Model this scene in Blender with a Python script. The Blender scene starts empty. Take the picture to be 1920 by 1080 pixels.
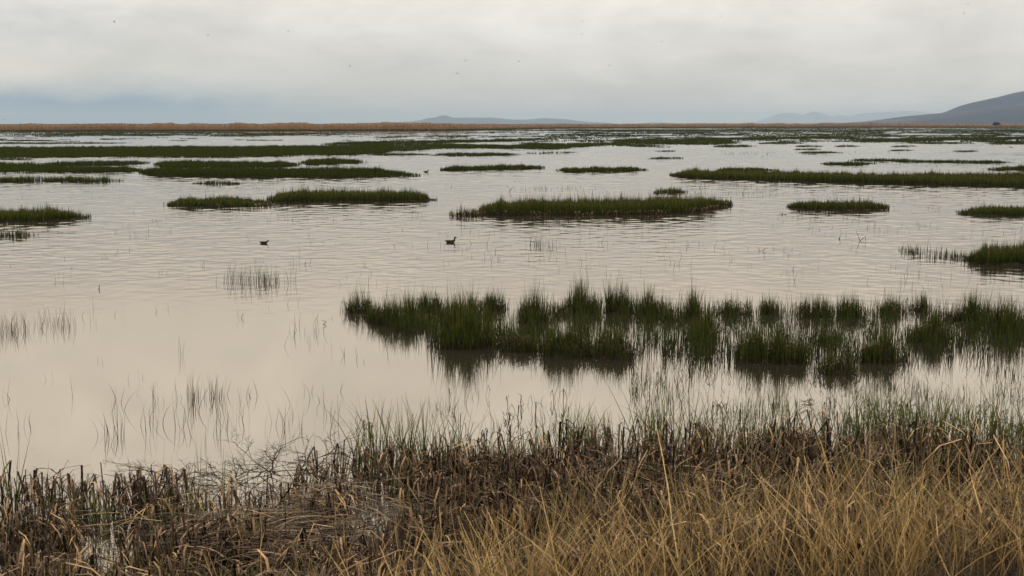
import bpy, math, random
import numpy as np
from mathutils import Vector

rng = np.random.default_rng(7)
random.seed(7)
R = math.radians
SC = bpy.context.scene
COL = SC.collection

# ------------------------------------------------------------------ camera geometry
F_PX, CAM_H, V0 = 2600.0, 5.0, 232.0
PITCH = math.atan((540 - V0) / F_PX)

def unproj(u, v, z=0.0):
    """photo pixel(s) -> point(s) on the plane of height z"""
    u = np.asarray(u, float); v = np.asarray(v, float)
    a = (u - 960) / F_PX; b = (540 - v) / F_PX
    dy = math.cos(PITCH) + b * math.sin(PITCH)
    dz = -math.sin(PITCH) + b * math.cos(PITCH)
    t = (z - CAM_H) / dz
    return t * a, t * dy

def far_point(u, v, dist):
    """point at forward distance dist seen at pixel u, v"""
    a = (u - 960) / F_PX; b = (540 - v) / F_PX
    dy = math.cos(PITCH) + b * math.sin(PITCH)
    dz = -math.sin(PITCH) + b * math.cos(PITCH)
    t = dist / dy
    return Vector((t * a, dist, CAM_H + t * dz))

# ------------------------------------------------------------------ helpers
def tag(o, label=None, cat=None, group=None, kind=None):
    if label: o['label'] = label
    if cat: o['category'] = cat
    if group: o['group'] = group
    if kind: o['kind'] = kind
    return o

def empty(name, loc):
    o = bpy.data.objects.new(name, None); COL.objects.link(o)
    o.location = loc; o.empty_display_size = 0.2
    return o

def mesh_np(name, verts, quads, mat, parent=None, tint=None, smooth=False, tris=None, loc=None):
    verts = np.asarray(verts, np.float32)
    if loc is not None: verts = verts - np.asarray(loc, np.float32)
    me = bpy.data.meshes.new(name)
    me.vertices.add(len(verts)); me.vertices.foreach_set('co', verts.ravel())
    q = np.asarray(quads, np.int32).reshape(-1, 4) if quads is not None and len(quads) else np.zeros((0, 4), np.int32)
    t = np.asarray(tris, np.int32).reshape(-1, 3) if tris is not None and len(tris) else np.zeros((0, 3), np.int32)
    me.loops.add(q.size + t.size)
    me.loops.foreach_set('vertex_index', np.concatenate([q.ravel(), t.ravel()]))
    me.polygons.add(len(q) + len(t))
    me.polygons.foreach_set('loop_start', np.concatenate([np.arange(len(q)) * 4, q.size + np.arange(len(t)) * 3]).astype(np.int32))
    me.update(calc_edges=True)
    if tint is not None:
        a = me.attributes.new('tint', 'FLOAT_COLOR', 'POINT')
        c = np.ones((len(verts), 4), np.float32); c[:, :tint.shape[1]] = tint
        a.data.foreach_set('color', c.ravel())
    if smooth: me.polygons.foreach_set('use_smooth', np.ones(len(me.polygons), bool))
    me.materials.append(mat)
    o = bpy.data.objects.new(name, me); COL.objects.link(o)
    if loc is not None and parent is None: o.location = loc
    if parent is not None: o.parent = parent
    return o

def _hash(ix, iy, s):
    h = np.sin(ix * 127.1 + iy * 311.7 + s * 74.7) * 43758.5453
    return h - np.floor(h)
def vnoise(x, y, s=0.0):
    x = np.asarray(x, float); y = np.asarray(y, float)
    ix = np.floor(x); iy = np.floor(y); fx = x - ix; fy = y - iy
    fx = fx * fx * (3 - 2 * fx); fy = fy * fy * (3 - 2 * fy)
    a = _hash(ix, iy, s); b = _hash(ix + 1, iy, s); c = _hash(ix, iy + 1, s); d = _hash(ix + 1, iy + 1, s)
    return (a * (1 - fx) + b * fx) * (1 - fy) + (c * (1 - fx) + d * fx) * fy
def fnoise(x, y, s=0.0, o=3):
    r = 0; w = 0.5; t = 0
    for k in range(o):
        r = r + w * vnoise(x * 2 ** k, y * 2 ** k, s + 7 * k); t += w; w *= .5
    return r / t

class Strips:
    """collects bundles of ribbons: P (n,S,3) centre lines, W (n,S) half widths"""
    def __init__(s): s.v = []; s.q = []; s.t = []; s.n = 0
    def add(s, P, W, ang=None, tint=None, T=None):
        n, S, _ = P.shape
        if n == 0: return
        if ang is None: ang = rng.uniform(0, math.pi, n)
        d = np.stack([np.cos(ang), np.sin(ang), np.zeros(n)], 1)[:, None, :]
        off = d * W[:, :, None]
        V = np.stack([P - off, P + off], 2).reshape(n, S * 2, 3)
        i = np.arange(S - 1) * 2
        f = np.stack([i, i + 1, i + 3, i + 2], 1)
        Q = (np.arange(n) * S * 2)[:, None, None] + f[None] + s.n
        if tint is None: tint = rng.random(n)
        if T is None: T = np.broadcast_to(np.linspace(0, 1, S), (n, S))
        kind = rng.random(n)
        C = np.stack([np.broadcast_to(tint[:, None], (n, S)), T, np.broadcast_to(kind[:, None], (n, S))], 2)
        s.v.append(V.reshape(-1, 3)); s.q.append(Q.reshape(-1, 4)); s.t.append(np.repeat(C, 2, axis=1).reshape(-1, 3))
        s.n += n * S * 2
    def build(s, name, mat, parent=None, loc=None):
        return mesh_np(name, np.concatenate(s.v), np.concatenate(s.q), mat, parent, np.concatenate(s.t), loc=loc)

def blades(st, x, y, z, h, w, lean=0.15, bend=0.2, S=4, tint=None, taper=1.0, updown=0.0):
    """tapered curved leaves rooted at x, y, z; lean and bend as a fraction of height"""
    n = len(x)
    a = rng.uniform(0, 2 * math.pi, n); l = np.abs(rng.normal(0, 1, n)) * lean; b = np.abs(rng.normal(0, 1, n)) * bend
    t = np.linspace(0, 1, S)[None]
    hx = (l[:, None] * t + b[:, None] * t ** 2.2) * h[:, None]
    P = np.stack([x[:, None] + np.cos(a)[:, None] * hx, y[:, None] + np.sin(a)[:, None] * hx,
                  z[:, None] + h[:, None] * (t - 0.35 * np.minimum(b, 1.2)[:, None] * t ** 3)], 2)
    W = w[:, None] * (1 - taper * t ** 1.6) * 0.5 + 0.0004
    st.add(P, W, tint=tint)

def folded(st, x, y, z, h, w, tint=None):
    """dead stems that snap over part of the way up"""
    n = len(x)
    a = 12 * fnoise(x * .7, y * .7, 91) + rng.normal(0, 1.0, n); l = np.abs(rng.normal(0, .22, n))
    fb = rng.uniform(.25, .95, n) * h                           # length of the broken end
    fa = a + rng.normal(0, .5, n); drop = rng.uniform(-1.1, .35, n)
    p0 = np.stack([x, y, z], 1)
    top = p0 + np.stack([np.cos(a) * l * h, np.sin(a) * l * h, h], 1)
    mid = (p0 + top) / 2 + np.stack([rng.normal(0, .02, n), rng.normal(0, .02, n), np.zeros(n)], 1)
    e1 = top + np.stack([np.cos(fa) * np.cos(drop), np.sin(fa) * np.cos(drop), np.sin(drop)], 1) * (fb * .5)[:, None]
    e2 = e1 + np.stack([np.cos(fa) * np.cos(drop - .5), np.sin(fa) * np.cos(drop - .5), np.sin(drop - .5)], 1) * (fb * .5)[:, None]
    P = np.stack([p0, mid, top, e1, e2], 1)
    P[:, :, 2] = np.maximum(P[:, :, 2], z[:, None] - .02)
    W = w[:, None] * np.array([.7, .85, 1., .8, .12])[None] * .5
    st.add(P, W, tint=tint)

def tubes(name, lines, mat, parent=None, loc=None, sides=4):
    V = []; Q = []; n0 = 0; T = []
    for pts, r0, r1 in lines:
        m = len(pts); tt = random.random()
        for i, p in enumerate(pts):
            p = Vector(p)
            d = (Vector(pts[min(i + 1, m - 1)]) - Vector(pts[max(i - 1, 0)])).normalized()
            s = d.cross(Vector((.3, .2, 1))).normalized(); u = d.cross(s)
            r = r0 + (r1 - r0) * i / (m - 1)
            for k in range(sides):
                c = 2 * math.pi * k / sides
                V.append(p + s * math.cos(c) * r + u * math.sin(c) * r); T.append((tt, i / (m - 1), .5))
        for i in range(m - 1):
            for k in range(sides):
                a = n0 + i * sides + k; b = n0 + i * sides + (k + 1) % sides
                Q.append((a, b, b + sides, a + sides))
        n0 += m * sides
    return mesh_np(name, np.array([tuple(v) for v in V]), Q, mat, parent, np.array(T), loc=loc)

# ------------------------------------------------------------------ node helpers
class NT:
    def __init__(s, tree): s.t = tree; s.n = tree.nodes; s.l = tree.links
    def new(s, ty, **kw):
        nd = s.n.new(ty)
        for k, v in kw.items(): setattr(nd, k, v)
        return nd
    def put(s, sock, v):
        if v is None: return
        if isinstance(v, bpy.types.NodeSocket): s.l.new(v, sock)
        else: sock.default_value = v
    def m(s, op, a, b=None, c=None, clamp=False):
        nd = s.new('ShaderNodeMath', operation=op, use_clamp=clamp)
        s.put(nd.inputs[0], a); s.put(nd.inputs[1], b); s.put(nd.inputs[2], c)
        return nd.outputs[0]
    def mix(s, f, a, b, bt='MIX'):
        nd = s.new('ShaderNodeMix', data_type='RGBA', blend_type=bt)
        s.put(nd.inputs[0], f); s.put(nd.inputs[6], a); s.put(nd.inputs[7], b)
        return nd.outputs[2]
    def noise(s, vec, scale, detail=4, rough=.5, dist=0):
        nd = s.new('ShaderNodeTexNoise'); s.put(nd.inputs['Vector'], vec)
        nd.inputs['Scale'].default_value = scale; nd.inputs['Detail'].default_value = detail
        nd.inputs['Roughness'].default_value = rough; nd.inputs['Distortion'].default_value = dist
        return nd.outputs[0]
    def ramp(s, f, stops):
        nd = s.new('ShaderNodeValToRGB'); s.put(nd.inputs[0], f)
        e = nd.color_ramp.elements
        while len(e) > 1: e.remove(e[-1])
        e[0].position = stops[0][0]; e[0].color = (*stops[0][1], 1)
        for p, c in stops[1:]:
            k = e.new(p); k.color = (*c, 1)
        return nd.outputs[0]
    def mapping(s, vec, scale, loc=(0, 0, 0), rot=(0, 0, 0)):
        nd = s.new('ShaderNodeMapping'); s.put(nd.inputs[0], vec)
        nd.inputs['Scale'].default_value = scale; nd.inputs['Location'].default_value = loc; nd.inputs['Rotation'].default_value = rot
        return nd.outputs[0]

def mat_new(name):
    m = bpy.data.materials.new(name); m.use_nodes = True
    nt = NT(m.node_tree); bs = m.node_tree.nodes['Principled BSDF']
    return m, nt, bs

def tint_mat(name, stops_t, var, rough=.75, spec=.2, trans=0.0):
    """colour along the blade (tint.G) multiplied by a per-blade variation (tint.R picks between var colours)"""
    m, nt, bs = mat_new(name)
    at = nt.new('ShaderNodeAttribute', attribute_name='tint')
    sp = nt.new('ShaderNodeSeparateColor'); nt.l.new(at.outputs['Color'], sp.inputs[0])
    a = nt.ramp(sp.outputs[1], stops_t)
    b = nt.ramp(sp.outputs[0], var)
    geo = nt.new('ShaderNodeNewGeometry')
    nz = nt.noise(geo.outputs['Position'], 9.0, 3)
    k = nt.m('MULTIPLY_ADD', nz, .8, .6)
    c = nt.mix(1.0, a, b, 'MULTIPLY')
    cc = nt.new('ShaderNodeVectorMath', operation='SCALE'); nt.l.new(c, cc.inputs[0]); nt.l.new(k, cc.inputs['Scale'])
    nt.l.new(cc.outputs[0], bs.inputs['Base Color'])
    bs.inputs['Roughness'].default_value = rough
    bs.inputs['Specular IOR Level'].default_value = spec
    return m

W3 = (1, 1, 1)
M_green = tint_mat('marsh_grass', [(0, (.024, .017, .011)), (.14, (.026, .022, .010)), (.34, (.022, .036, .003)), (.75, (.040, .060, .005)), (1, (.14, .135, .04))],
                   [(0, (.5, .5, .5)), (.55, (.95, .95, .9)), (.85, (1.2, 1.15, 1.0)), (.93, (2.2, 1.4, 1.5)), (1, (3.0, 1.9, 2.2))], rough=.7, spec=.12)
M_far = tint_mat('distant_grass', [(0, (.024, .020, .010)), (.3, (.027, .037, .005)), (1, (.040, .054, .009))],
                 [(0, (.8, .8, .8)), (1, (1.2, 1.15, 1.1))], rough=.85, spec=.05)
M_shoot = tint_mat('green_shoots', [(0, (.06, .052, .022)), (.3, (.070, .098, .014)), (1, (.16, .175, .045))],
                   [(0, (.7, .7, .7)), (.7, (1.1, 1.1, 1.0)), (1, (1.8, 1.3, 1.2))], rough=.6, spec=.2)
M_stem = tint_mat('grey_stems', [(0, (.05, .04, .03)), (.5, (.065, .055, .035)), (1, (.12, .105, .07))],
                  [(0, (.4, .4, .4)), (.7, (1, 1, 1)), (1, (1.6, 1.5, 1.4))])
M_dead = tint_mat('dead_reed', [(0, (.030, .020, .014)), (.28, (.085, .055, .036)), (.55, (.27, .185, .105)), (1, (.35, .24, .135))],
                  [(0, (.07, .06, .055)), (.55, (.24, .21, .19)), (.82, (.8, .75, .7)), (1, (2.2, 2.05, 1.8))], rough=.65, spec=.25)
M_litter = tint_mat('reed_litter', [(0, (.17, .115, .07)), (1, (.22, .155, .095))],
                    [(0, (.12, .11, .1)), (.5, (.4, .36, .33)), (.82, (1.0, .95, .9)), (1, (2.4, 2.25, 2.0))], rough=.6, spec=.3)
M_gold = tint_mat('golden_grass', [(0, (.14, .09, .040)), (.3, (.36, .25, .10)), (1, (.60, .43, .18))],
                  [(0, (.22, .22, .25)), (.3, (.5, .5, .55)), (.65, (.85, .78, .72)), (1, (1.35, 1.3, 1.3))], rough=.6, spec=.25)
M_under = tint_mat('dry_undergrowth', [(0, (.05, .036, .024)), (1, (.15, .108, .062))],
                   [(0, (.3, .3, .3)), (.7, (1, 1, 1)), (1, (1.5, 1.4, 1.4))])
M_twig = tint_mat('dark_twig', [(0, (.035, .027, .022)), (1, (.060, .047, .038))], [(0, (.6, .6, .6)), (1, (1.4, 1.3, 1.2))])

def rock_mat(name, c0, c1, c2, scale, stretch=(1, 1, 1), rough=.9, bump=0):
    m, nt, bs = mat_new(name)
    geo = nt.new('ShaderNodeNewGeometry')
    p = nt.mapping(geo.outputs['Position'], stretch)
    n1 = nt.noise(p, scale, 8, .6); n2 = nt.noise(p, scale * 5.3, 5, .6)
    f = nt.m('MULTIPLY_ADD', n2, .4, nt.m('MULTIPLY_ADD', n1, 1.0, -.2))
    c = nt.ramp(f, [(.3, c0), (.5, c1), (.68, c2)])
    nt.l.new(c, bs.inputs['Base Color'])
    bs.inputs['Roughness'].default_value = rough; bs.inputs['Specular IOR Level'].default_value = .1
    if bump:
        b = nt.new('ShaderNodeBump'); b.inputs['Strength'].default_value = bump; b.inputs['Distance'].default_value = .05
        nt.l.new(n2, b.inputs['Height']); nt.l.new(b.outputs[0], bs.inputs['Normal'])
    return m
M_mud = rock_mat('wet_mud', (.018, .014, .010), (.035, .026, .018), (.07, .052, .035), 2.2, bump=.6)
M_mat = rock_mat('root_mat', (.016, .012, .008), (.030, .022, .014), (.06, .042, .025), 5, bump=.8)
M_hill = rock_mat('haze_blued_sage_hillside', (.012, .025, .054), (.022, .040, .080), (.085, .072, .088), .0016, (1, .35, 3.0))  # sage and tan slopes, with the blue of distance haze mixed into the colour
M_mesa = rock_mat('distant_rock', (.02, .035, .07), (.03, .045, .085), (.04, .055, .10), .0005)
M_hazed = rock_mat('haze_faded_far_rock', (.17, .20, .25), (.19, .22, .27), (.21, .24, .28), .0005)  # extra haze painted in: base colour lightened so the range fades with distance
M_reedfar = tint_mat('far_reeds', [(0, (.05, .045, .028)), (.25, (.09, .060, .032)), (.6, (.20, .105, .045)), (1, (.25, .13, .055))],
                     [(0, (.65, .62, .6)), (.5, (1, 1, 1)), (1, (1.3, 1.25, 1.1))])
M_feather = rock_mat('brown_feathers', (.012, .009, .007), (.03, .02, .013), (.07, .045, .025), 30)
M_bill = rock_mat('dark_bill', (.02, .02, .02), (.035, .035, .03), (.05, .045, .035), 20, rough=.4)
M_bird = rock_mat('dark_plumage', (.03, .028, .026), (.05, .045, .04), (.08, .07, .06), 30)
M_eye = rock_mat('black_eye', (.005, .005, .005), (.006, .006, .006), (.008, .008, .008), 20, rough=.1)

WATER_FINE, WATER_IOR, WAVE = .0006, 5.6, .035
# ------------------------------------------------------------------ ground, water
def shore_y(x):
    return 13.3 + 2.6 / (1 + np.exp(-(x - 0.3) * .9)) + 1.6 * (fnoise(x * .9 + 3, x * 0 + 5, 2, 3) - .5)
def ground_z(x, y):
    x = np.asarray(x, float); y = np.asarray(y, float)
    s = shore_y(x) - y
    z = np.where(s > 0, np.minimum(s * .27, 3.25), np.maximum(s * .03, -.5))
    z = z + np.where(np.abs(y) < 60, .14 * (fnoise(x * 1.7, y * 1.7, 4, 3) - .5), 0)
    z = z + 1.0 * np.clip((y - 1150 - 1100 / (1 + np.exp(-(x + 60) / 40.0))) / 150, 0, 1)
    return z
xs = np.unique(np.concatenate([np.linspace(-14, 14, 141), np.linspace(-60, 60, 31), np.linspace(-1200, 1200, 41), np.array([-40000, -20000, -8000, -3000, 3000, 8000, 20000, 40000])]))
ys = np.unique(np.concatenate([np.linspace(-6, 26, 161), np.linspace(26, 60, 12), np.array([-3000, -300, -40, 100, 200, 500, 900]), np.linspace(1000, 2500, 31), np.array([4000, 8000, 20000, 70000])]))
X, Y = np.meshgrid(xs, ys); Z = ground_z(X, Y)
nx, ny = len(xs), len(ys)
idx = np.arange(nx * ny).reshape(ny, nx)
def grid_quads(idx):
    return np.stack([idx[:-1, :-1], idx[:-1, 1:], idx[1:, 1:], idx[1:, :-1]], -1).reshape(-1, 4)
g = mesh_np('ground', np.stack([X, Y, Z], -1).reshape(-1, 3), grid_quads(idx), M_mud, smooth=True)
tag(g, 'dark wet mud bank and marsh bed under the reeds', 'ground', kind='structure')

wm, nt, bs = mat_new('marsh_water')
geo = nt.new('ShaderNodeNewGeometry'); pos = geo.outputs['Position']
r1 = nt.noise(nt.mapping(pos, (2.0, 3.0, 1)), 3.0, 2, .55, .3)
b = nt.new('ShaderNodeBump'); b.inputs['Strength'].default_value = 1.0; b.inputs['Distance'].default_value = WATER_FINE
nt.l.new(r1, b.inputs['Height']); nt.l.new(b.outputs[0], bs.inputs['Normal'])
murk = nt.noise(nt.mapping(pos, (.12, .12, 1)), 1.0, 3)
nt.l.new(nt.ramp(murk, [(.3, (.026, .022, .016)), (.7, (.036, .031, .023))]), bs.inputs['Base Color'])
bs.inputs['Roughness'].default_value = .03
bs.inputs['IOR'].default_value = WATER_IOR
bs.inputs['Specular Tint'].default_value = (1.0, .948, .878, 1)
# the surface itself carries the wind ripples as real relief; the mesh is finer towards the shore
wy = 9 * np.exp(np.arange(0, 3230) * .0018); wy = np.concatenate([[-40, -10, 0, 4], wy])
wa = np.concatenate([[-6, -3, -1.5, -.9, -.65], np.linspace(-.5, .5, 481), [.65, .9, 1.5, 3, 6]])
WA, WY = np.meshgrid(wa, wy); WX = WA * np.maximum(WY, 9)
cell = np.maximum(WY, 9) * .0019
wz = np.zeros_like(WX)
for sd, lam in enumerate([.30, .45, .7, 1.1, 1.8, 2.9, 4.6, 7.4, 12., 19., 31.]):
    r = lam / cell
    win = np.clip((r - 2.1) / .9, 0, 1) * np.clip((9 - r) / 4, 0, 1)     # a few grid cells per wave, finer ripples near, none that would stand tall far out
    if lam < 1.2: win = np.clip((r - 2.1) / .9, 0, 1) * (.2 + .8 * np.clip((9 - r) / 4, 0, 1))
    ang = .6 * math.sin(sd * 2.3)
    p = (WX * math.cos(ang) + WY * math.sin(ang)) / (lam * .85); q = (-WX * math.sin(ang) + WY * math.cos(ang)) / lam
    wz += lam * win * (vnoise(p + 13 * sd, q, sd + 1.) - .5)
lane = fnoise(WX * .012 + 3, WY * .03, 17, 3)
calm = np.clip((WY - 31 - 14 * (fnoise(WX * .08, WY * .05, 23) - .5)) / 26, 0, 1)
calm = calm * calm * (3 - 2 * calm)
wz *= np.minimum(WAVE, WAVE * 320 / np.maximum(WY, 1)) * (.006 + calm * np.clip(.35 + 1.3 * lane, .4, 1.25))
wz[np.abs(WA) > .5] = 0
w = mesh_np('water', np.stack([WX, WY, wz], -1).reshape(-1, 3), grid_quads(np.arange(WX.size).reshape(WX.shape)), wm, smooth=True)
tag(w, 'pale silty marsh water mirroring the overcast sky', 'water', kind='structure')

# ------------------------------------------------------------------ hills
def ridge(name, prof, dist, depth, mat, label, rough=.05, seed=0, n=260, back=14):
    us = np.array([p[0] for p in prof], float); vs = np.array([p[1] for p in prof], float)
    uu = np.linspace(us[0], us[-1], n); vv = np.interp(uu, us, vs)
    k = np.ones(5) / 5; vv2 = np.convolve(np.pad(vv, 2, 'edge'), k, 'valid'); vv = vv2
    top = (V0 - vv) / F_PX * dist + CAM_H
    x = (uu - 960) / F_PX * dist
    rows = np.linspace(-1, 1, 2 * back + 1)
    V = []
    for r in rows:
        f = np.cos(r * math.pi / 2) ** 1.3
        nz = fnoise(x / (dist * .02) + 11 * seed, np.full_like(x, r * 3.0), seed, 4)
        h = np.maximum(top, 0) * f * (1 - (1 - f) * .7 * nz) * (1 - rough * nz * (abs(r) > .01)) - 2
        V.append(np.stack([x, dist + r * depth + np.zeros_like(x), h], 1))
    idx = np.arange(len(rows) * n).reshape(len(rows), n)
    o = mesh_np(name, np.concatenate(V), grid_quads(idx), mat, smooth=True)
    return tag(o, label, 'hill', kind='structure')
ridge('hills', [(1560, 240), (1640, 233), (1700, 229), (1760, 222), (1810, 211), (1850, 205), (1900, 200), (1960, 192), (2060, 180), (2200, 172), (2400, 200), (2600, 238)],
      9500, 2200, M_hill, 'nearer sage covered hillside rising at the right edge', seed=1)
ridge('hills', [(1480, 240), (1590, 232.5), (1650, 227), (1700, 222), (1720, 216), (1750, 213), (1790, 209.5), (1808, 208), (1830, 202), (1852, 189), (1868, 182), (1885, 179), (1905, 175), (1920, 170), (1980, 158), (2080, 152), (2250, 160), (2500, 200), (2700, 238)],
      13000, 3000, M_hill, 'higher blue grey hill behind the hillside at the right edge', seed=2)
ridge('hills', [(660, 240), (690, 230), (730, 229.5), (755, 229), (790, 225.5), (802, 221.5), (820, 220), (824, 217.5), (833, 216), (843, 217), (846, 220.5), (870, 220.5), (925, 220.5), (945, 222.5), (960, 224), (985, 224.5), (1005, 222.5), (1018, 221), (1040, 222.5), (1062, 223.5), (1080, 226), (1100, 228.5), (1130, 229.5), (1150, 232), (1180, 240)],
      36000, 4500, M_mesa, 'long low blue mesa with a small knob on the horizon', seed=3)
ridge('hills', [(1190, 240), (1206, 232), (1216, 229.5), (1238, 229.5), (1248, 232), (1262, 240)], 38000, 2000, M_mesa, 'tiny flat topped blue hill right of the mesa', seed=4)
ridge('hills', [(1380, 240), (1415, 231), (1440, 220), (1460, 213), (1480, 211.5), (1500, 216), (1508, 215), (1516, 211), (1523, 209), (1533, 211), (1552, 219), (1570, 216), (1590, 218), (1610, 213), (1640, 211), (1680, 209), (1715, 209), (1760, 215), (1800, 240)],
      62000, 4000, M_hazed, 'palest distant mountains left of the right hill', seed=5)

# ------------------------------------------------------------------ far reed beds
def reedbed(name, label, line, depth, hmin, hmax, n, wid, seed):
    """line: list of (u, distance, height) of the front edge"""
    us = np.array([l[0] for l in line], float); ds = np.array([l[1] for l in line], float); hs = np.array([l[2] for l in line], float)
    root = empty(name, (0, float(ds.min()), 0))
    tag(root, label, 'reed bed', 'brown reed beds along the horizon')
    # dense body
    m = 420; uu = np.linspace(us[0], us[-1], m); dd = np.interp(uu, us, ds) + 20 * (fnoise(uu / 60, uu * 0, seed) - .5)
    hh = np.interp(uu, us, hs) * (.8 + .4 * fnoise(uu / 25, uu * 0 + 3, seed + 1))
    V = []
    rows = np.linspace(0, 1, 9)
    for r in rows:
        y = dd + r * depth; x = (uu - 960) / F_PX * y
        f = min(1, .25 + r * 5) * (1 if r < 1 else 0)
        V.append(np.stack([x, y, hh * f * (.86 + .1 * fnoise(x / 9, y / 9, seed + 5)) + (-.2 if r == 0 else 0)], 1))
    V = np.concatenate(V); V[:, 1] -= root.location.y
    T = np.stack([fnoise(V[:, 0] / 30, V[:, 1] / 8, seed + 2), np.repeat(np.minimum(rows * 4, .9), m), rows.repeat(m)], 1)
    mesh_np('thicket', V, grid_quads(np.arange(9 * m).reshape(9, m)), M_reedfar, root, T)
    st = Strips()
    u = rng.uniform(us[0], us[-1], n); r = rng.random(n) ** 1.5
    y = np.interp(u, us, ds) + 20 * (fnoise(u / 60, u * 0, seed) - .5) - 1 + r * depth * .9
    h = np.interp(u, us, hs) * (.8 + .4 * fnoise(u / 25, u * 0 + 3, seed + 1)) * rng.uniform(.75, 1.12, n) * np.clip(.35 + r * 6, 0, 1)
    x = (u - 960) / F_PX * y
    blades(st, x, y - root.location.y, x * 0, h, np.full(n, wid), .05, .05, 3, tint=np.clip(fnoise(x / 40, y / 10, seed + 2) + rng.normal(0, .15, n), 0, 1), taper=.7)
    st.build('reeds', M_reedfar, root)
reedbed('reed_bed', 'broad russet reed bed along the left and middle of the horizon',
        [(-140, 960, 4.3), (300, 985, 4.8), (500, 990, 5.2), (640, 1010, 5.4), (760, 1020, 5.7), (830, 1030, 5.3), (862, 1080, 4.6), (900, 1200, 4.0), (960, 1380, 4.3), (1040, 1540, 4.6)], 120, 3, 5, 26000, .45, 3)
reedbed('reed_bed', 'thin dark brown reed bed along the right half of the horizon',
        [(850, 1500, 4.2), (1000, 1560, 4.6), (1150, 1650, 5), (1300, 1800, 5.5), (1400, 1900, 5.6), (1600, 1950, 6.0), (1780, 2000, 5.2), (2060, 2050, 5.4)], 200, 3, 5, 20000, .7, 9)

# ------------------------------------------------------------------ grass islands
GI = 'green grass islands standing in the open water'
def sample_strip(prof, n, seed, clump=.5, edge=.25):
    us = np.array([p[0] for p in prof], float); vn = np.array([p[1] for p in prof], float); vf = np.array([p[2] for p in prof], float)
    u = rng.uniform(us[0], us[-1], n * 2); k = rng.random(n * 2)
    a = np.interp(u, us, vn); b = np.interp(u, us, vf)
    v = b + (a - b) * k
    x, y = unproj(u, v)
    y = y + 0.0
    L = us[-1] - us[0]
    tl = np.clip(L * edge * 1.3, 12, 90) * np.where(u - us[0] < us[-1] - u, .7, 1.0)
    e = np.minimum(u - us[0], us[-1] - u) / tl + (fnoise(x * 1.3, y * .5, seed + 8, 3) - .5) * .9
    nz = fnoise(x * .9, y * .35, seed, 3)
    keep = rng.random(n * 2) < np.clip(e * 1.3 + .05, 0, 1) ** 1.5 * np.clip((nz - clump * .5) * 3 + 1 - clump, 0.05, 1)
    e2 = 1 - np.abs(k - .5) * 2
    keep &= rng.random(n * 2) < np.clip(e2 * 4 + .12, 0, 1)
    return x[keep], y[keep], np.clip(.45 + .55 * e, .35, 1)[keep]

def island(prof, label, h=.85, dens=1.3, clump=.4, lean=.08, matted=False, group=GI, name='grass_island', cat='grass island', edge=.25, seedless=False, stubs=0):
    vs = np.array([p[1] for p in prof], float); vf = np.array([p[2] for p in prof], float); us = np.array([p[0] for p in prof], float)
    h *= .82
    if vs.mean() < 325: dens *= .8; clump += .08 if clump > .1 else 0; h *= .9
    area = np.trapezoid(vs - vf + 1.0, us) if hasattr(np, 'trapezoid') else np.trapz(vs - vf + 1.0, us)
    n = int(area * dens) + 30
    seed = (us[0] * 1.7 + vs[0]) % 97
    x, y, et = sample_strip(prof, n, seed, clump, edge)
    D = float(np.mean(y)); cx, cy = float(np.mean(x)), float(y.min())
    st = Strips()
    w = np.clip(y * .00042, .011, .2) * rng.uniform(.7, 1.3, len(x))
    px = F_PX / y                                   # crowns about a few pixels to half a metre wide
    hn = .62 + .38 * fnoise(x * .45 + 9, y * .12, seed, 3) + .34 * fnoise(x * px / 9, y * px / 40, seed + 3, 2) ** 1.5
    hh = h * hn * et * rng.uniform(.5, 1.0, len(x)) * np.where(rng.random(len(x)) < .12, rng.uniform(1.15, 1.65, len(x)), 1.0)
    near = D < 130
    M = M_green if near else M_far
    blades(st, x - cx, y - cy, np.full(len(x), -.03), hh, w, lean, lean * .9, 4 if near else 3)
    if matted or stubs:
        root = empty(name, (cx, cy, 0)); tag(root, label, cat, group)
        st.build('grass', M, root)
        if matted:
            # low mat of roots and broken stems along the waterline
            m = 90; uu = np.linspace(us[0] + 6, us[-1] - 4, m)
            a = np.interp(uu, us, vs); b = np.interp(uu, us, vf)
            V = []
            rows = 8
            for r in range(rows + 1):
                q = r / rows
                vv = a + (b - a) * q + (fnoise(uu / 9, uu * 0 + q, seed) - .5) * 1.5
                x1, y1 = unproj(uu, vv)
                zz = np.where((r > 0) & (r < rows), .015 + .10 * (fnoise(x1 * 1.5, y1 * .8, seed + 4) - .22), -.06) * np.clip(np.minimum(uu - uu[0], uu[-1] - uu) / 20, 0, 1) - .005
                V.append(np.stack([x1 - cx, y1 - cy, zz], 1))
            mesh_np('root_mat', np.concatenate(V), grid_quads(np.arange((rows + 1) * m).reshape(rows + 1, m)), M_mat, root, smooth=True)
        ns = int(stubs)
        if ns:
            u = rng.uniform(us[0], us[-1], ns); a = np.interp(u, us, vs); b = np.interp(u, us, vf)
            v = a - np.abs(rng.normal(0, 1, ns)) * (a - b) * .25
            x1, y1 = unproj(u, v); s2 = Strips()
            kk = fnoise(x1 * 1.2, y1 * 1.2, seed + 2) > .4
            folded(s2, x1[kk] - cx, y1[kk] - cy, np.full(kk.sum(), -.02), rng.uniform(.06, .28, kk.sum()), np.full(kk.sum(), .03))
            s2.build('dead_stubs', M_dead, root)
        return root
    o = st.build(name, M, loc=None)
    o.location = (cx, cy, 0)
    return tag(o, label, cat, group)

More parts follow.
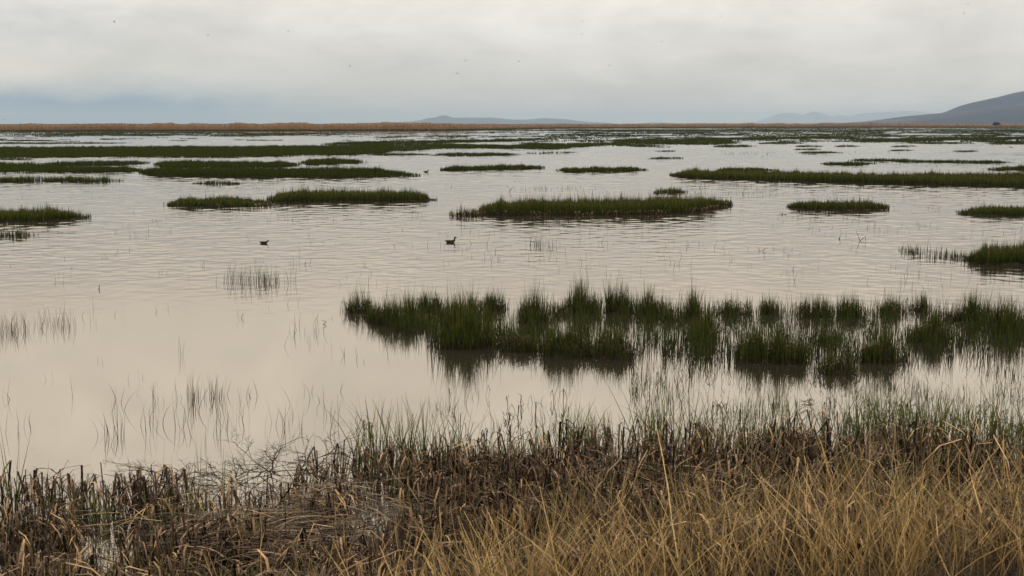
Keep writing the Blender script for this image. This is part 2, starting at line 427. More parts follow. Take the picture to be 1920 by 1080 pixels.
island([(885, 402, 396), (960, 404, 392), (1080, 404, 389), (1200, 403, 388), (1300, 398, 387), (1375, 386, 382)], 'large dense green grass island near the middle with brown stubble along its waterline', h=.98, dens=2.0, clump=.2, matted=True, edge=.12, stubs=2600)
island([(842, 406, 398), (870, 406, 399), (905, 406, 398)], 'sparse dark tufts off the left tip of the big middle island', h=.72, dens=.5, clump=.75, matted=False, stubs=160)
island([(305, 386, 383), (350, 388, 379), (430, 388, 377), (517, 388, 377)], 'low grass island on the left, in front of and joined to a longer one', h=.6, dens=1.7, clump=.35, matted=True, stubs=300)
island([(500, 382, 373), (560, 379, 370), (660, 378, 369), (770, 377, 370), (822, 376, 373)], 'long dense grass island left of centre ending above the swimming duck', h=.85, dens=2.1, clump=.15, matted=True, edge=.15)
island([(-60, 416, 405), (60, 416, 406), (110, 412, 407), (172, 409, 406)], 'dense green grass island tapering in from the left edge', h=.72, dens=2.0, clump=.2, matted=True)
island([(-60, 446, 440), (30, 446, 440), (78, 441, 438)], 'thin broken line of grey tufts at the left edge below the dense island', h=.45, dens=.35, clump=.7)
island([(1474, 391, 387), (1530, 394, 387), (1600, 395, 386), (1668, 393, 388)], 'small separate grass island between the big middle island and the right edge', h=.68, dens=1.7, clump=.45, matted=True)
island([(1790, 402, 397), (1840, 404, 395), (2010, 406, 395)], 'short grass island at the right edge under the long dense one', h=.55, dens=1.7, clump=.5, matted=True)
island([(1800, 490, 480), (1850, 497, 478), (2040, 502, 474)], 'spiky clumped grass island at the right edge above the front tussocks', h=.75, dens=.9, clump=.55, matted=True)
island([(1680, 476, 466), (1760, 486, 474), (1815, 492, 478)], 'sparse stems leading left from the spiky island at the right edge', h=.5, dens=.14, clump=.7)
island([(1255, 331, 327), (1340, 336, 327), (1460, 339, 328), (1560, 341, 334), (1660, 344, 336), (1730, 346, 333), (1830, 348, 332), (2020, 354, 330)], 'very long dense green grass island reaching the right edge', h=.85, dens=2.6, clump=.08, matted=True, edge=.06)
island([(1335, 321, 319), (1390, 321, 318), (1462, 320, 318)], 'thin comb of grass just behind the left part of the very long island', h=.55, dens=2.0, clump=.4)
island([(1850, 320, 317), (1940, 319, 314), (2020, 319, 314)], 'small grass patch at the right edge just behind the very long island', h=.65, dens=1.9, clump=.3)
island([(1038, 322, 319), (1100, 323, 318), (1180, 321, 317), (1218, 319, 318)], 'narrow grass island alone in open water right of centre', h=.68, dens=2.6, clump=.25, edge=.15)
island([(818, 319, 318), (880, 320, 316), (960, 318, 313), (1025, 315, 313)], 'narrow grass island alone in open water at centre', h=.7, dens=2.6, clump=.2, edge=.15)
island([(258, 326, 322), (300, 331, 320), (450, 332, 321), (600, 333, 321), (700, 332, 321), (745, 331, 324)], 'wide grass island on the left with a ragged right end', h=.82, dens=2.4, clump=.1, matted=True, edge=.08)
island([(700, 332, 322), (750, 331, 324), (792, 331, 328)], 'loose dark tufts trailing off the right end of the wide left island', h=.6, dens=.9, clump=.6)
island([(285, 313, 307), (330, 314, 304), (460, 314, 306), (566, 312, 307)], 'grass island just behind the wide left island', h=.75, dens=2.4, clump=.15, edge=.1)
island([(556, 309, 304), (620, 308, 300), (692, 306, 302)], 'short raised grass island behind the right half of the wide left island', h=.75, dens=2.4, clump=.2)
island([(-60, 322, 306), (60, 323, 308), (110, 323, 315), (200, 323, 316), (268, 322, 318)], 'dense grass mass at the left edge with a lower arm pointing right', h=.75, dens=1.9, clump=.1, edge=.08)
island([(80, 312, 307), (180, 310, 305), (282, 307, 304)], 'thin upper grass arm above the dense mass at the left edge', h=.7, dens=2.2, clump=.3, edge=.15)
island([(-60, 341, 337), (60, 341, 337), (120, 340, 337), (160, 342, 337), (236, 341, 338)], 'low combed grass strip along the left edge below the dense mass', h=.65, dens=1.2, clump=.6, edge=.15)
island([(360, 345, 343), (410, 346, 343), (462, 345, 343)], 'sparse short tufts in front of the wide left island', h=.4, dens=.9, clump=.6)
island([(-60, 296, 277), (100, 296, 276), (240, 295, 275), (420, 296, 275), (560, 292, 274), (660, 291, 273), (700, 289, 272), (740, 285, 271)], 'vast flat dark green grass belt across the left half', h=.75, dens=2.4, clump=.0, edge=.02)
island([(640, 282, 269), (760, 284, 269), (830, 279, 270), (900, 278, 272), (1000, 279, 274), (1070, 280, 275)], 'front tongue of the green belt reaching past centre', h=.7, dens=2.6, clump=.05, edge=.08)
island([(600, 272, 269), (740, 271, 265), (840, 268, 264), (960, 265, 262), (1010, 264, 262)], 'rear tongue of the green belt reaching past centre', h=.8, dens=2.6, clump=.05, edge=.12)
island([(960, 272, 266), (1000, 276, 268), (1060, 278, 270), (1140, 274, 267), (1160, 272, 269)], 'dark grass island just right of the green belt tongues', h=.7, dens=2.4, clump=.15)
island([(686, 291, 289), (750, 291, 289), (812, 291, 289)], 'thin grass strip fringing the belt left of centre', h=.5, dens=2.2, clump=.3)
island([(806, 292, 289), (860, 293, 288), (940, 292, 288), (985, 291, 289)], 'small lens shaped grass island in front of the belt at centre', h=.55, dens=2.6, clump=.15)
island([(985, 289, 286), (1030, 289, 286), (1092, 287, 285)], 'broken dotted grass strip right of the lens shaped island', h=.5, dens=1.0, clump=.65)
island([(1110, 272, 266), (1180, 275, 270), (1240, 277, 272), (1260, 276, 273)], 'ragged grass patch between the belt and the dark band right of centre', h=.6, dens=1.8, clump=.4)
island([(1140, 269, 262), (1240, 271, 261), (1330, 272, 261), (1392, 269, 265)], 'dark grass band right of centre', h=.75, dens=2.3, clump=.1, edge=.1)
island([(1335, 276, 273), (1380, 276, 272), (1422, 275, 273)], 'small grass patch under the dark band right of centre', h=.5, dens=2.3, clump=.2)
island([(1260, 264, 259), (1400, 263, 258), (1500, 261, 257), (1590, 259, 256), (1625, 258, 256)], 'long slender grass band running right from the dark band', h=.7, dens=2.3, clump=.25, edge=.12)
island([(1418, 270, 268), (1470, 270, 266), (1515, 269, 267)], 'short grass streak between the slender band and open water on the right', h=.5, dens=2.2, clump=.3)
island([(1590, 267, 262), (1660, 267, 261), (1720, 266, 260), (1790, 263, 258), (1900, 262, 257), (2020, 262, 257)], 'upper dark grass band at far right', h=.8, dens=2.3, clump=.12, edge=.08)
island([(1680, 269, 266), (1750, 270, 267), (1830, 270, 267)], 'thin grass strip under the upper dark band at far right', h=.5, dens=2.2, clump=.3)
island([(1840, 271, 266), (1900, 271, 265), (2020, 271, 265)], 'dark grass patch at the right edge beside the thin strip', h=.6, dens=2.2, clump=.3)
island([(1489, 276, 274), (1520, 276, 273), (1546, 275, 274)], 'uppermost of three short stacked grass dashes on the right', h=.5, dens=1.8, clump=.4)
island([(1485, 281, 280), (1520, 281, 279), (1542, 281, 280)], 'middle of three short stacked grass dashes on the right', h=.4, dens=1.6, clump=.4)
island([(1490, 288, 286), (1540, 288, 285), (1582, 287, 286)], 'lowest of three short stacked grass dashes on the right', h=.45, dens=2.0, clump=.35)
island([(1562, 276, 274), (1590, 276, 273), (1617, 275, 274)], 'single grass dash right of the three stacked dashes', h=.45, dens=1.9, clump=.35)
island([(1668, 276, 274), (1700, 276, 273), (1722, 275, 274)], 'upper of two short grass dashes under the far right band', h=.4, dens=1.8, clump=.4)
island([(1663, 283, 282), (1690, 283, 281), (1716, 283, 282)], 'lower of two short grass dashes under the far right band', h=.4, dens=1.6, clump=.4)
island([(1784, 285, 283), (1810, 285, 283), (1838, 284, 283)], 'lone short grass dash in open water near the right edge', h=.4, dens=1.8, clump=.4)
island([(1536, 309, 306), (1600, 310, 306), (1645, 308, 306)], 'short thick grass strip left of the long thin strip on the right', h=.5, dens=2.2, clump=.35)
island([(1590, 302, 299), (1680, 304, 300), (1760, 305, 303), (1905, 306, 304)], 'long thin comb of grass above the very long island on the right', h=.52, dens=1.9, clump=.4, edge=.1)
island([(1212, 298, 296), (1250, 298, 296), (1288, 297, 296)], 'lower of two faint grass dashes right of centre', h=.4, dens=1.5, clump=.5)
island([(1225, 284, 283), (1250, 284, 283), (1272, 284, 283)], 'upper of two faint grass dashes right of centre', h=.35, dens=1.4, clump=.5)
island([(1222, 363, 358), (1250, 363, 358), (1292, 362, 360)], 'small tuft island touching the back of the big middle island', h=.55, dens=.9, clump=.5)
island([(-20, 300, 298), (30, 300, 298), (75, 300, 298)], 'tiny dotted strip at the left edge under the vast green belt', h=.45, dens=1.1, clump=.6)
island([(-60, 270, 268), (100, 270, 268), (255, 269, 268)], 'very thin dark strip behind the vast green belt at the left edge', h=.6, dens=2.0, clump=.2)
island([(8, 265, 263), (60, 265, 263), (112, 264, 263)], 'hairline grass strip in the open water at far left', h=.5, dens=2.0, clump=.3)
island([(430, 253, 250), (520, 252, 250), (640, 252, 250)], 'hairline dark grass strip in front of the russet reed bed', h=.75, dens=2.4, clump=.1)

# far scattering of grass films between the islands and the reed beds
st = Strips()
def film(u0, u1, v, n, h=.6, th=1.0):
    u = rng.uniform(u0, u1, n); vv = v + rng.normal(0, .35, n) * th + (u - u0) * rng.normal(0, .0015)
    x, y = unproj(u, np.maximum(vv, 238.5))
    blades(st, x, y, x * 0 - .02, h * rng.uniform(.5, 1.1, n), np.clip(y * .0006, .05, .6), .08, .05, 3)
for k in range(900):
    v = 243.0 + 23 * rng.random() ** 1.4
    u0 = rng.uniform(-60, 1980) if k < 620 else rng.uniform(980, 1980)
    if u0 < 900 and v < 247: continue
    if u0 < 640 and v > 256 and rng.random() < .75: continue
    L = rng.uniform(15, 120) * (1 if v < 256 else .6)
    film(u0, u0 + L, v, int(L * rng.uniform(.8, 2.6)), rng.uniform(.25, .5), .35)
for k in range(60):
    u0 = rng.uniform(1000, 1980); v = rng.uniform(239.5, 246); L = rng.uniform(60, 260)
    film(u0, u0 + L, v, int(L * 1.2), .6, .4)
for k in range(16):
    u0 = rng.uniform(-60, 420); v = rng.uniform(248, 255); L = rng.uniform(60, 260)
    film(u0, u0 + L, v, int(L * 1.5), .5, .6)
film(-100, 960, 246.6, 5000, 1.1, .5)
film(900, 2000, 240.2, 5000, .8, .4)
tag(st.build('distant_marsh_grass', M_far), 'thin films of green marsh grass scattered over the far water', 'marsh grass', kind='stuff')

# ------------------------------------------------------------------ scattered stems on open water
st = Strips()
def stems(st, uc, vc, n, du, dv, h, w=.007, lean=.16, bend=.22):
    u = uc + rng.normal(0, 1, n) * du; v = vc + rng.normal(0, 1, n) * dv
    x, y = unproj(u, v)
    blades(st, x, y, x * 0 - .03, h * rng.uniform(.35, 1.1, n), np.maximum(w, y * .00016) * rng.uniform(.7, 1.4, n), lean, bend, 5)
for (uc, vc, n, du, dv, h) in [
    (110, 600, 14, 50, 12, .5), (450, 598, 7, 7, 6, .3), (550, 625, 9, 10, 10, .5), (585, 618, 14, 14, 12, .45), (640, 665, 8, 30, 10, .35),
    (340, 670, 4, 6, 4, .5), (215, 760, 4, 12, 6, .4), (300, 748, 14, 22, 6, .45), (465, 745, 10, 14, 6, .4), (600, 745, 4, 14, 6, .5), (10, 755, 5, 8, 8, .5), (135, 745, 2, 3, 3, .5),
    (30, 800, 6, 14, 12, .5), (215, 820, 22, 16, 12, .5), (285, 800, 16, 16, 14, .55), (345, 800, 10, 14, 12, .5), (420, 800, 22, 34, 16, .5), (540, 800, 18, 34, 14, .5), (620, 790, 10, 24, 14, .45),
    (290, 413, 9, 14, 3, .3), (320, 434, 5, 6, 2, .3), (560, 412, 22, 60, 4, .35), (230, 437, 6, 20, 3, .3), (780, 405, 9, 5, 2, .6), (700, 440, 4, 40, 12, .3), (900, 436, 12, 30, 4, .4), (930, 487, 12, 18, 4, .4),
    (1128, 457, 5, 5, 3, .5), (1290, 459, 14, 22, 4, .35), (1390, 470, 12, 40, 6, .3), (1475, 472, 8, 18, 5, .35), (1270, 503, 14, 30, 7, .45), (1260, 470, 5, 30, 10, .3), (1490, 533, 3, 6, 4, .45), (1475, 530, 2, 3, 2, .5),
    (1700, 528, 14, 50, 6, .5), (1740, 518, 10, 30, 4, .45), (1605, 424, 16, 50, 5, .3), (1540, 408, 20, 40, 4, .3), (1700, 428, 10, 40, 5, .3), (1500, 400, 4, 6, 2, .4), (1530, 405, 6, 5, 2, .5),
    (1000, 354, 34, 28, 1.6, .42), (1050, 354, 26, 22, 1.6, .38), (1135, 357, 18, 50, 2, .4), (1320, 351, 40, 26, 1.8, .35), (1410, 362, 60, 26, 3, .42), (1520, 362, 30, 40, 3, .3), (1640, 362, 12, 40, 4, .3), (1750, 375, 10, 40, 3, .3),
    (500, 350, 14, 40, 2, .35), (615, 341, 24, 18, 1, .4), (880, 350, 8, 30, 2, .35), (215, 373, 5, 20, 4, .3), (40, 370, 6, 20, 3, .3), (560, 495, 10, 15, 2, .5), (680, 520, 5, 8, 4, .4), (1640, 287, 30, 60, 2, .4), (1400, 288, 60, 34, 2, .5), (1760, 312, 40, 60, 1, .3),
    (850, 461, 16, 22, 2, .55), (540, 380, 10, 200, 8, .3), (1000, 520, 6, 150, 10, .4), (60, 520, 5, 60, 14, .35), (1830, 440, 8, 60, 6, .3)]:
    stems(st, uc, vc, n, du, dv, h)
for k in range(120):
    stems(st, rng.uniform(0, 1920), 250 + 300 * rng.random() ** .8, rng.integers(1, 4), 8, 2, .3)
for k in range(70):
    stems(st, rng.uniform(900, 1920), rng.uniform(345, 545), rng.integers(2, 9), rng.uniform(5, 30), 3, .38)
for k in range(26):
    stems(st, rng.uniform(0, 700), rng.uniform(400, 800), rng.integers(1, 5), rng.uniform(4, 20), 4, .4)
tag(st.build('scattered_stems', M_stem), 'lone grey stems poking out of the open water', 'stems', kind='stuff')

def tuft(u0, u1, v0, v1, n, h, label, clump=.6, name='stem_tuft', mat=None):
    u = rng.triangular(u0 - (u1 - u0) * .1, (u0 + u1) / 2, u1 + (u1 - u0) * .1, n * 3); v = rng.triangular(v0, (v0 + v1) / 2, v1, n * 3)
    x, y = unproj(u, v)
    k = fnoise(x * 2.2, y * 1.0, u0 % 31) > clump * .62 * rng.uniform(.5, 1.1, n * 3)
    x, y = x[k][:n], y[k][:n]
    if len(x) < 3: x, y = unproj(rng.uniform(u0, u1, n), rng.uniform(v0, v1, n))
    c = (float(x.mean()), float(y.mean()))
    s = Strips()
    blades(s, x - c[0], y - c[1], x * 0 - .03, h * rng.uniform(.4, 1.1, len(x)), np.maximum(.007, y * .00022) * rng.uniform(.6, 1.5, len(x)), .12, .15, 5)
    o = s.build(name, mat or M_stem); o.location = (c[0], c[1], 0)
    return tag(o, label, 'grass tuft', 'sparse grass tufts in the open water')
tuft(410, 545, 524, 534, 150, .72, 'loose tuft of dark stems alone in open water left of centre', mat=M_green, clump=.62)
tuft(-20, 60, 612, 632, 90, .55, 'straggling grey tuft at the left edge in calm water', clump=.55)
tuft(58, 160, 600, 624, 60, .5, 'thin scatter of stems just right of the tuft at the left edge')
tuft(348, 376, 742, 752, 26, .6, 'small tuft of bent stems in calm water above the twiggy bush')
tuft(384, 420, 742, 754, 26, .55, 'small tuft of upright stems right beside the bent ones in calm water')
tuft(985, 1045, 458, 463, 40, .5, 'short tuft of stems alone right of the duck')
tuft(1010, 1190, 800, 830, 60, .5, 'loose stems standing in the bright gap behind the straw bank')

# ------------------------------------------------------------------ front tussocks
GT = 'front tussocks of rushes standing in the water'
def tussock(u, v, wpx, h, n, label, depth=None, dens_dead=.12, matr=.62):
    cx, cy = unproj(u, v); cx = float(cx); cy = float(cy)
    rx = wpx / 2 / F_PX * cy * 1.1; ry = depth if depth else max(.35, rx * .95); h = h * 1.2; n = int(n * .88)
    root = empty('rush_tussock', (cx, cy, 0)); tag(root, label, 'tussock', GT)
    # several crowns inside one tussock, thinning outwards so that neighbours run into each other
    k = max(3, int(rx * 10)); ca = rng.uniform(0, 2 * math.pi, k); cr = np.sqrt(rng.random(k)) * .85
    pick = rng.integers(0, k, n); loose = rng.random(n) < .45
    sx = rng.uniform(.03, .09, k)[pick]
    x = np.where(loose, rng.normal(0, .55, n) * rx, np.cos(ca[pick]) * cr[pick] * rx + rng.normal(0, 1, n) * sx)
    y = np.where(loose, rng.normal(0, .55, n) * ry, np.sin(ca[pick]) * cr[pick] * ry + rng.normal(0, 1, n) * sx)
    st = Strips()
    kh = rng.uniform(.55, 1.15, k)[pick]
    d = np.sqrt((x / rx) ** 2 + (y / ry) ** 2)
    hh = h * kh * rng.uniform(.30, 1.0, n) ** .8 * (1.05 - .12 * np.clip(d, 0, 1.5) ** 2) * np.where(rng.random(n) < .10, rng.uniform(1.1, 1.55, n), 1.)
    blades(st, x, y, np.full(n, -.03), hh, rng.uniform(.007, .016, n), .07, .08, 5)
    nk = int(n * .35); a = rng.uniform(0, 2 * math.pi, nk); r = .8 + np.abs(rng.normal(0, .45, nk))
    blades(st, np.cos(a) * r * rx, np.sin(a) * r * ry, np.full(nk, -.03), h * rng.uniform(.15, .6, nk), rng.uniform(.006, .012, nk), .09, .12, 4)
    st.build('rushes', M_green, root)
    nd = int(n * .35); s2 = Strips()
    a = rng.uniform(0, 2 * math.pi, nd); r = np.sqrt(rng.random(nd)) * 1.08
    folded(s2, np.cos(a) * r * rx, np.sin(a) * r * ry, np.full(nd, -.02), rng.uniform(.08, .36, nd), rng.uniform(.008, .018, nd), tint=rng.random(nd) * .7)
    s2.build('dead_stems', M_dead, root)
    m = 28; V = [(0, 0, .07)]; 
    for ring, (q, z) in enumerate([(.55, .06), (.85, .035), (1.02, -.03)]):
        for i in range(m):
            t = 2 * math.pi * i / m; kq = q * (1 + .25 * (fnoise(np.array(math.cos(t) * 2 + cx), np.array(math.sin(t) * 2 + cy), 3) - .5))
            V.append((math.cos(t) * rx * kq * matr, math.sin(t) * ry * kq * matr, z))
    T = [(0, 1 + i, 1 + (i + 1) % m) for i in range(m)]
    Q = [(1 + q * m + i, 1 + (q + 1) * m + i, 1 + (q + 1) * m + (i + 1) % m, 1 + q * m + (i + 1) % m) for q in range(2) for i in range(m)]
    mesh_np('root_mat', V, Q, M_mat, root, tris=T, smooth=True)
tus = [
 (672, 584, 44, .58, 330, 'leftmost small tussock of the front cluster'),
 (706, 596, 40, .35, 160, 'low thin tussock second from the left in the front cluster'),
 (748, 606, 66, .80, 700, 'dark tussock with a thick root mat near the left end of the front cluster'),
 (806, 582, 42, .62, 380, 'compact tussock behind the gap near the left end of the front cluster'),
 (800, 612, 40, .30, 130, 'low fringe of stubs left of the tall green tussock'),
 (878, 648, 88, .92, 1500, 'tall bright green tussock at the front left of the cluster'),
 (866, 600, 70, .68, 700, 'tussock directly behind the tall bright green one'),
 (922, 580, 44, .58, 330, 'spiky back row tussock left of centre in the cluster'),
 (972, 656, 60, .55, 420, 'low brownish tussock right of the tall bright green one'),
 (1002, 604, 50, .85, 620, 'dark upright tussock in the middle of the cluster'),
 (1062, 664, 84, .68, 900, 'broad tussock on a black root mat at the front middle'),
 (1050, 590, 34, .36, 140, 'short thin back row tussock near the middle'),
 (1084, 582, 40, .82, 480, 'tallest pointed back row tussock near the middle'),
 (1113, 584, 20, .60, 150, 'narrow tussock beside the tallest pointed one'),
 (1148, 668, 76, .68, 760, 'front tussock with a log like mat beside open water'),
 (1164, 584, 48, .76, 520, 'round bushy back row tussock right of the tallest pointed one'),
 (1222, 587, 46, .78, 430, 'pointed back row tussock above the water gap'),
 (1300, 592, 26, .88, 360, 'narrow very tall tussock right of the water gap'),
 (1318, 636, 46, .70, 560, 'dark mid row tussock below the narrow very tall one'),
 (1262, 600, 44, .45, 200, 'thin mid row tussock left of the narrow very tall one'),
 (1376, 588, 66, .50, 330, 'ragged low back row tussock right of the narrow very tall one'),
 (1442, 588, 34, .58, 240, 'small pointed back row tussock at the right half'),
 (1416, 672, 60, .82, 640, 'loose tall front tussock left of the round dark one'),
 (1478, 678, 60, .78, 800, 'round dark front tussock at the right half'),
 (1528, 592, 64, .68, 480, 'wide spiky back row tussock at the right half'),
 (1550, 640, 60, .40, 170, 'sparse brown tussock between the rows at the right half'),
 (1574, 698, 80, .42, 420, 'sunken dark messy tussock nearest the shore'),
 (1598, 592, 50, .62, 360, 'back row tussock right of the wide spiky one'),
 (1647, 676, 60, .66, 780, 'compact dome shaped front tussock on the right'),
 (1672, 586, 44, .52, 300, 'short back row tussock above the dome shaped one'),
 (1724, 582, 32, .48, 200, 'small back row tussock left of the bright gap'),
 (1740, 638, 70, .66, 720, 'wide middle row tussock right of the dome shaped one'),
 (1830, 600, 62, .70, 640, 'dense tall tussock near the right edge'),
 (1892, 622, 54, .82, 720, 'darkest tall tussock at the right edge'),
 (1780, 600, 40, .34, 130, 'low tussock left of the dense tall one near the right edge'),
 (1950, 615, 60, .60, 500, 'tussock cut off by the right edge of the frame'),
]
for t in tus: tussock(*t, matr=.98 if t[0] in (748, 878, 1062, 1148, 1002) else .6)

# sparse dark rushes between tussocks and shore
st = Strips(); s2 = Strips()
def scatter_px(n, poly_u, poly_v0, poly_v1, clump, scale=1.3, seed=5.):
    u = rng.uniform(poly_u[0], poly_u[-1], n)
    a = np.interp(u, poly_u, poly_v0); b = np.interp(u, poly_u, poly_v1)
    # even on the ground rather than in the picture
    q = rng.random(n); v = a + (b - a) * q
    x, y = unproj(u, v)
    nz = fnoise(x * scale, y * scale * .7, seed, 3)
    k = rng.random(n) < np.clip((nz - clump) * 5, 0, 1)
    return x[k], y[k]
x, y = scatter_px(17000, [690, 850, 1150, 1190, 1400, 1960], [588, 578, 576, 576, 580, 582], [604, 658, 662, 664, 686, 672], .37, 2.6)
blades(st, x, y, x * 0 - .03, rng.uniform(.14, .66, len(x)) * (.5 + .9 * fnoise(x * 2.5, y * 2.5, 77)), rng.uniform(.008, .017, len(x)), .1, .12, 4, tint=rng.random(len(x)) * .85)
x, y = scatter_px(3400, [1180, 1400, 1960], [660, 690, 680], [760, 790, 800], .48)
blades(st, x, y, x * 0 - .03, rng.uniform(.06, .38, len(x)), rng.uniform(.006, .013, len(x)), .12, .15, 4)
x, y = scatter_px(2000, [660, 900, 1200, 1960], [790, 740, 770, 770], [850, 850, 850, 850], .50, 1.6, 8.)
blades(st, x, y, x * 0 - .03, rng.uniform(.08, .42, len(x)), rng.uniform(.005, .011, len(x)), .14, .2, 5)
x, y = scatter_px(900, [1180, 1500, 1960], [650, 690, 690], [800, 810, 820], .50, 1.6, 11.)
folded(s2, x, y, x * 0 - .02, rng.uniform(.08, .3, len(x)), rng.uniform(.007, .014, len(x)), tint=rng.random(len(x)) * .5)
x, y = scatter_px(800, [660, 900, 1200, 1960], [780, 730, 760, 780], [860, 860, 860, 850], .5, 1.6, 12.)
folded(s2, x, y, x * 0 - .02, rng.uniform(.08, .3, len(x)), rng.uniform(.008, .018, len(x)), tint=rng.random(len(x)) * .5)
tag(st.build('sparse_rushes', M_green), 'thin dark green rushes spread through the shallow water between the tussocks', 'rushes', kind='stuff')
tag(s2.build('broken_stems', M_dead), 'short broken dark stems in the shallows', 'stems', kind='stuff')

# ------------------------------------------------------------------ foreground bank
EU = [-80, 60, 200, 350, 500, 640, 720, 850, 950, 1100, 1250, 1400, 1550, 1700, 1800, 1860, 2000]
EV = [945, 940, 948, 930, 922, 902, 885, 888, 890, 880, 872, 868, 858, 850, 862, 880, 870]
BV = [1260] * len(EU)
def fg_scatter(n, clump, seed, scale=1.5, top=0, bot=1260):
    u = rng.uniform(-80, 2000, n); a = np.interp(u, EU, EV) + top
    q = rng.random(n); v = a + (bot - a) * q
    x, y = unproj(u, v); nz = fnoise(x * scale, y * scale, seed, 3)
    k = rng.random(n) < np.clip((nz - clump) * 6, 0, 1)
    # open pools
    for (pu, pv, ru, rv) in [(205, 1035, 75, 60), (700, 1010, 55, 60), (430, 950, 40, 24), (1680, 925, 32, 40), (1610, 860, 24, 22), (30, 985, 40, 30), (1880, 905, 30, 20), (1000, 1040, 24, 20)]:
        k &= ((u - pu) / ru) ** 2 + ((v - pv) / rv) ** 2 > rng.uniform(.6, 1.3, n)
    return x[k], y[k], u[k], v[k]
gz = lambda x, y: np.maximum(ground_z(x, y), -.03)

st = Strips()
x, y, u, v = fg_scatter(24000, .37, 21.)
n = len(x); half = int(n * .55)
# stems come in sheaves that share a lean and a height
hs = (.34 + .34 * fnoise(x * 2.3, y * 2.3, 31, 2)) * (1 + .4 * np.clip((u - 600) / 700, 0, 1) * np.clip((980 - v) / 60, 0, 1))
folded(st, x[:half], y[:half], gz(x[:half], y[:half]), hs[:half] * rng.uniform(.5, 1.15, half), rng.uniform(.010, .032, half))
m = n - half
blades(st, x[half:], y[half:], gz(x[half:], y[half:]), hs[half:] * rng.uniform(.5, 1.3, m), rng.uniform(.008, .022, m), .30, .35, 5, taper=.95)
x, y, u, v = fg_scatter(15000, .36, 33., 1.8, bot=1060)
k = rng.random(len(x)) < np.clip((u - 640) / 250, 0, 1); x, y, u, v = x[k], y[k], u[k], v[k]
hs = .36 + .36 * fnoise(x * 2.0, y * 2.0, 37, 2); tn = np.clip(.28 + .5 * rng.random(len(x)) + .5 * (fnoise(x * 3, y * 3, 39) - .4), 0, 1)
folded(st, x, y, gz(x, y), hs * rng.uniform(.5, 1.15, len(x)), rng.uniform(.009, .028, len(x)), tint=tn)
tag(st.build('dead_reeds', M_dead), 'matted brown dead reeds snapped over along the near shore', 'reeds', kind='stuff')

def litter(st, x, y, z, L, w, dirmu=0, dirsd=.9, tilt=.18):
    n = len(x); a = dirmu + rng.normal(0, dirsd, n); e = rng.normal(0, tilt, n); cv = rng.normal(0, .12, n)
    t = np.linspace(-.5, .5, 5)[None]
    lx = L[:, None] * t
    P = np.stack([x[:, None] + np.cos(a)[:, None] * lx - np.sin(a)[:, None] * cv[:, None] * (t * 2) ** 2 * L[:, None],
                  y[:, None] + np.sin(a)[:, None] * lx + np.cos(a)[:, None] * cv[:, None] * (t * 2) ** 2 * L[:, None],
                  z[:, None] + np.sin(e)[:, None] * lx + .05 * L[:, None] * (1 - (2 * t) ** 2)], 2)
    P[:, :, 2] = np.maximum(P[:, :, 2], .004 + gz(P[:, :, 0], P[:, :, 1]))
    W = w[:, None] * np.array([.6, 1, 1, 1, .4])[None] * .5
    st.add(P, W, ang=a + math.pi / 2)
st = Strips()
x, y, u, v = fg_scatter(6000, .40, 26., 1.3, top=25)
litter(st, x, y, gz(x, y) + rng.uniform(.02, .34, len(x)), rng.uniform(.25, .8, len(x)), rng.uniform(.009, .026, len(x)), .2, 1.3, .45)
for (uc, vc, du, dv, nn, dm) in [(520, 985, 110, 26, 380, .25), (620, 950, 60, 20, 130, -.4), (560, 1030, 140, 16, 220, .1), (420, 1010, 60, 20, 160, .6), (1010, 905, 60, 22, 240, .5), (800, 985, 50, 20, 160, .2), (1150, 900, 60, 20, 160, .1), (1400, 930, 90, 25, 240, .5)]:
    uu = rng.normal(uc, du, nn); vv = rng.normal(vc, dv, nn); x, y = unproj(uu, vv, .2)
    litter(st, x, y, gz(x, y) + rng.uniform(.12, .38, nn), rng.uniform(.3, .95, nn), rng.uniform(.012, .032, nn), dm, .45, .2)
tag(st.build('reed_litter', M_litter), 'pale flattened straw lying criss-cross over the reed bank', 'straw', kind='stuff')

# dry understorey and golden grass on the bank
def golden_mask(x, y):
    ux = 960 + F_PX * x / y
    left = 800 - (13.5 - y) * 60
    return np.clip((ux - left) / 260, 0.07, 1)
st = Strips(); sg = Strips()
n = 13000
y = rng.uniform(9.5, 18.2, n); x = rng.uniform(-.42, .42, n) * y
k = rng.random(n) < golden_mask(x, y) * np.clip((18.4 - y) / 3.5, 0, 1) * np.clip((fnoise(x * 1.4, y * 1.4, 44) - .22) * 4, 0, 1)
x, y = x[k], y[k]
blades(st, x, y, gz(x, y), rng.uniform(.12, .42, len(x)), rng.uniform(.003, .006, len(x)), .5, .6, 4, taper=.7)
n = 5400
y = 8.6 + 9.6 * rng.random(n) ** 1.15; x = rng.uniform(-.42, .42, n) * y
nz = fnoise(x * 1.1, y * 1.1, 51)
k = rng.random(n) < golden_mask(x, y) ** 1.3 * np.clip((nz - .36) * 5, .08, 1) * np.clip((17.0 - y) / 3.6, 0.05, 1) ** 1.2
x, y = x[k], y[k]; n = len(x)
a = rng.uniform(0, 2 * math.pi, n); ln = np.abs(rng.normal(0, .40, n)); bn = rng.normal(0, .28, n)
H = rng.uniform(.5, 1.25, n) * (.8 + .45 * fnoise(x * .8, y * .8, 61)); S = 7
t = np.linspace(0, 1, S)[None]
hx = (ln[:, None] * t + bn[:, None] * t ** 2) * H[:, None]
wob = np.cumsum(rng.normal(0, .012, (n, S)), 1)
P = np.stack([x[:, None] + np.cos(a)[:, None] * hx + wob, y[:, None] + np.sin(a)[:, None] * hx, gz(x, y)[:, None] + H[:, None] * (t - .12 * t ** 2)], 2)
Wd = (rng.uniform(.006, .012, n)[:, None] * (1 - .65 * t)) * .5
tt = rng.random(n)
sg.add(P, Wd, tint=tt)
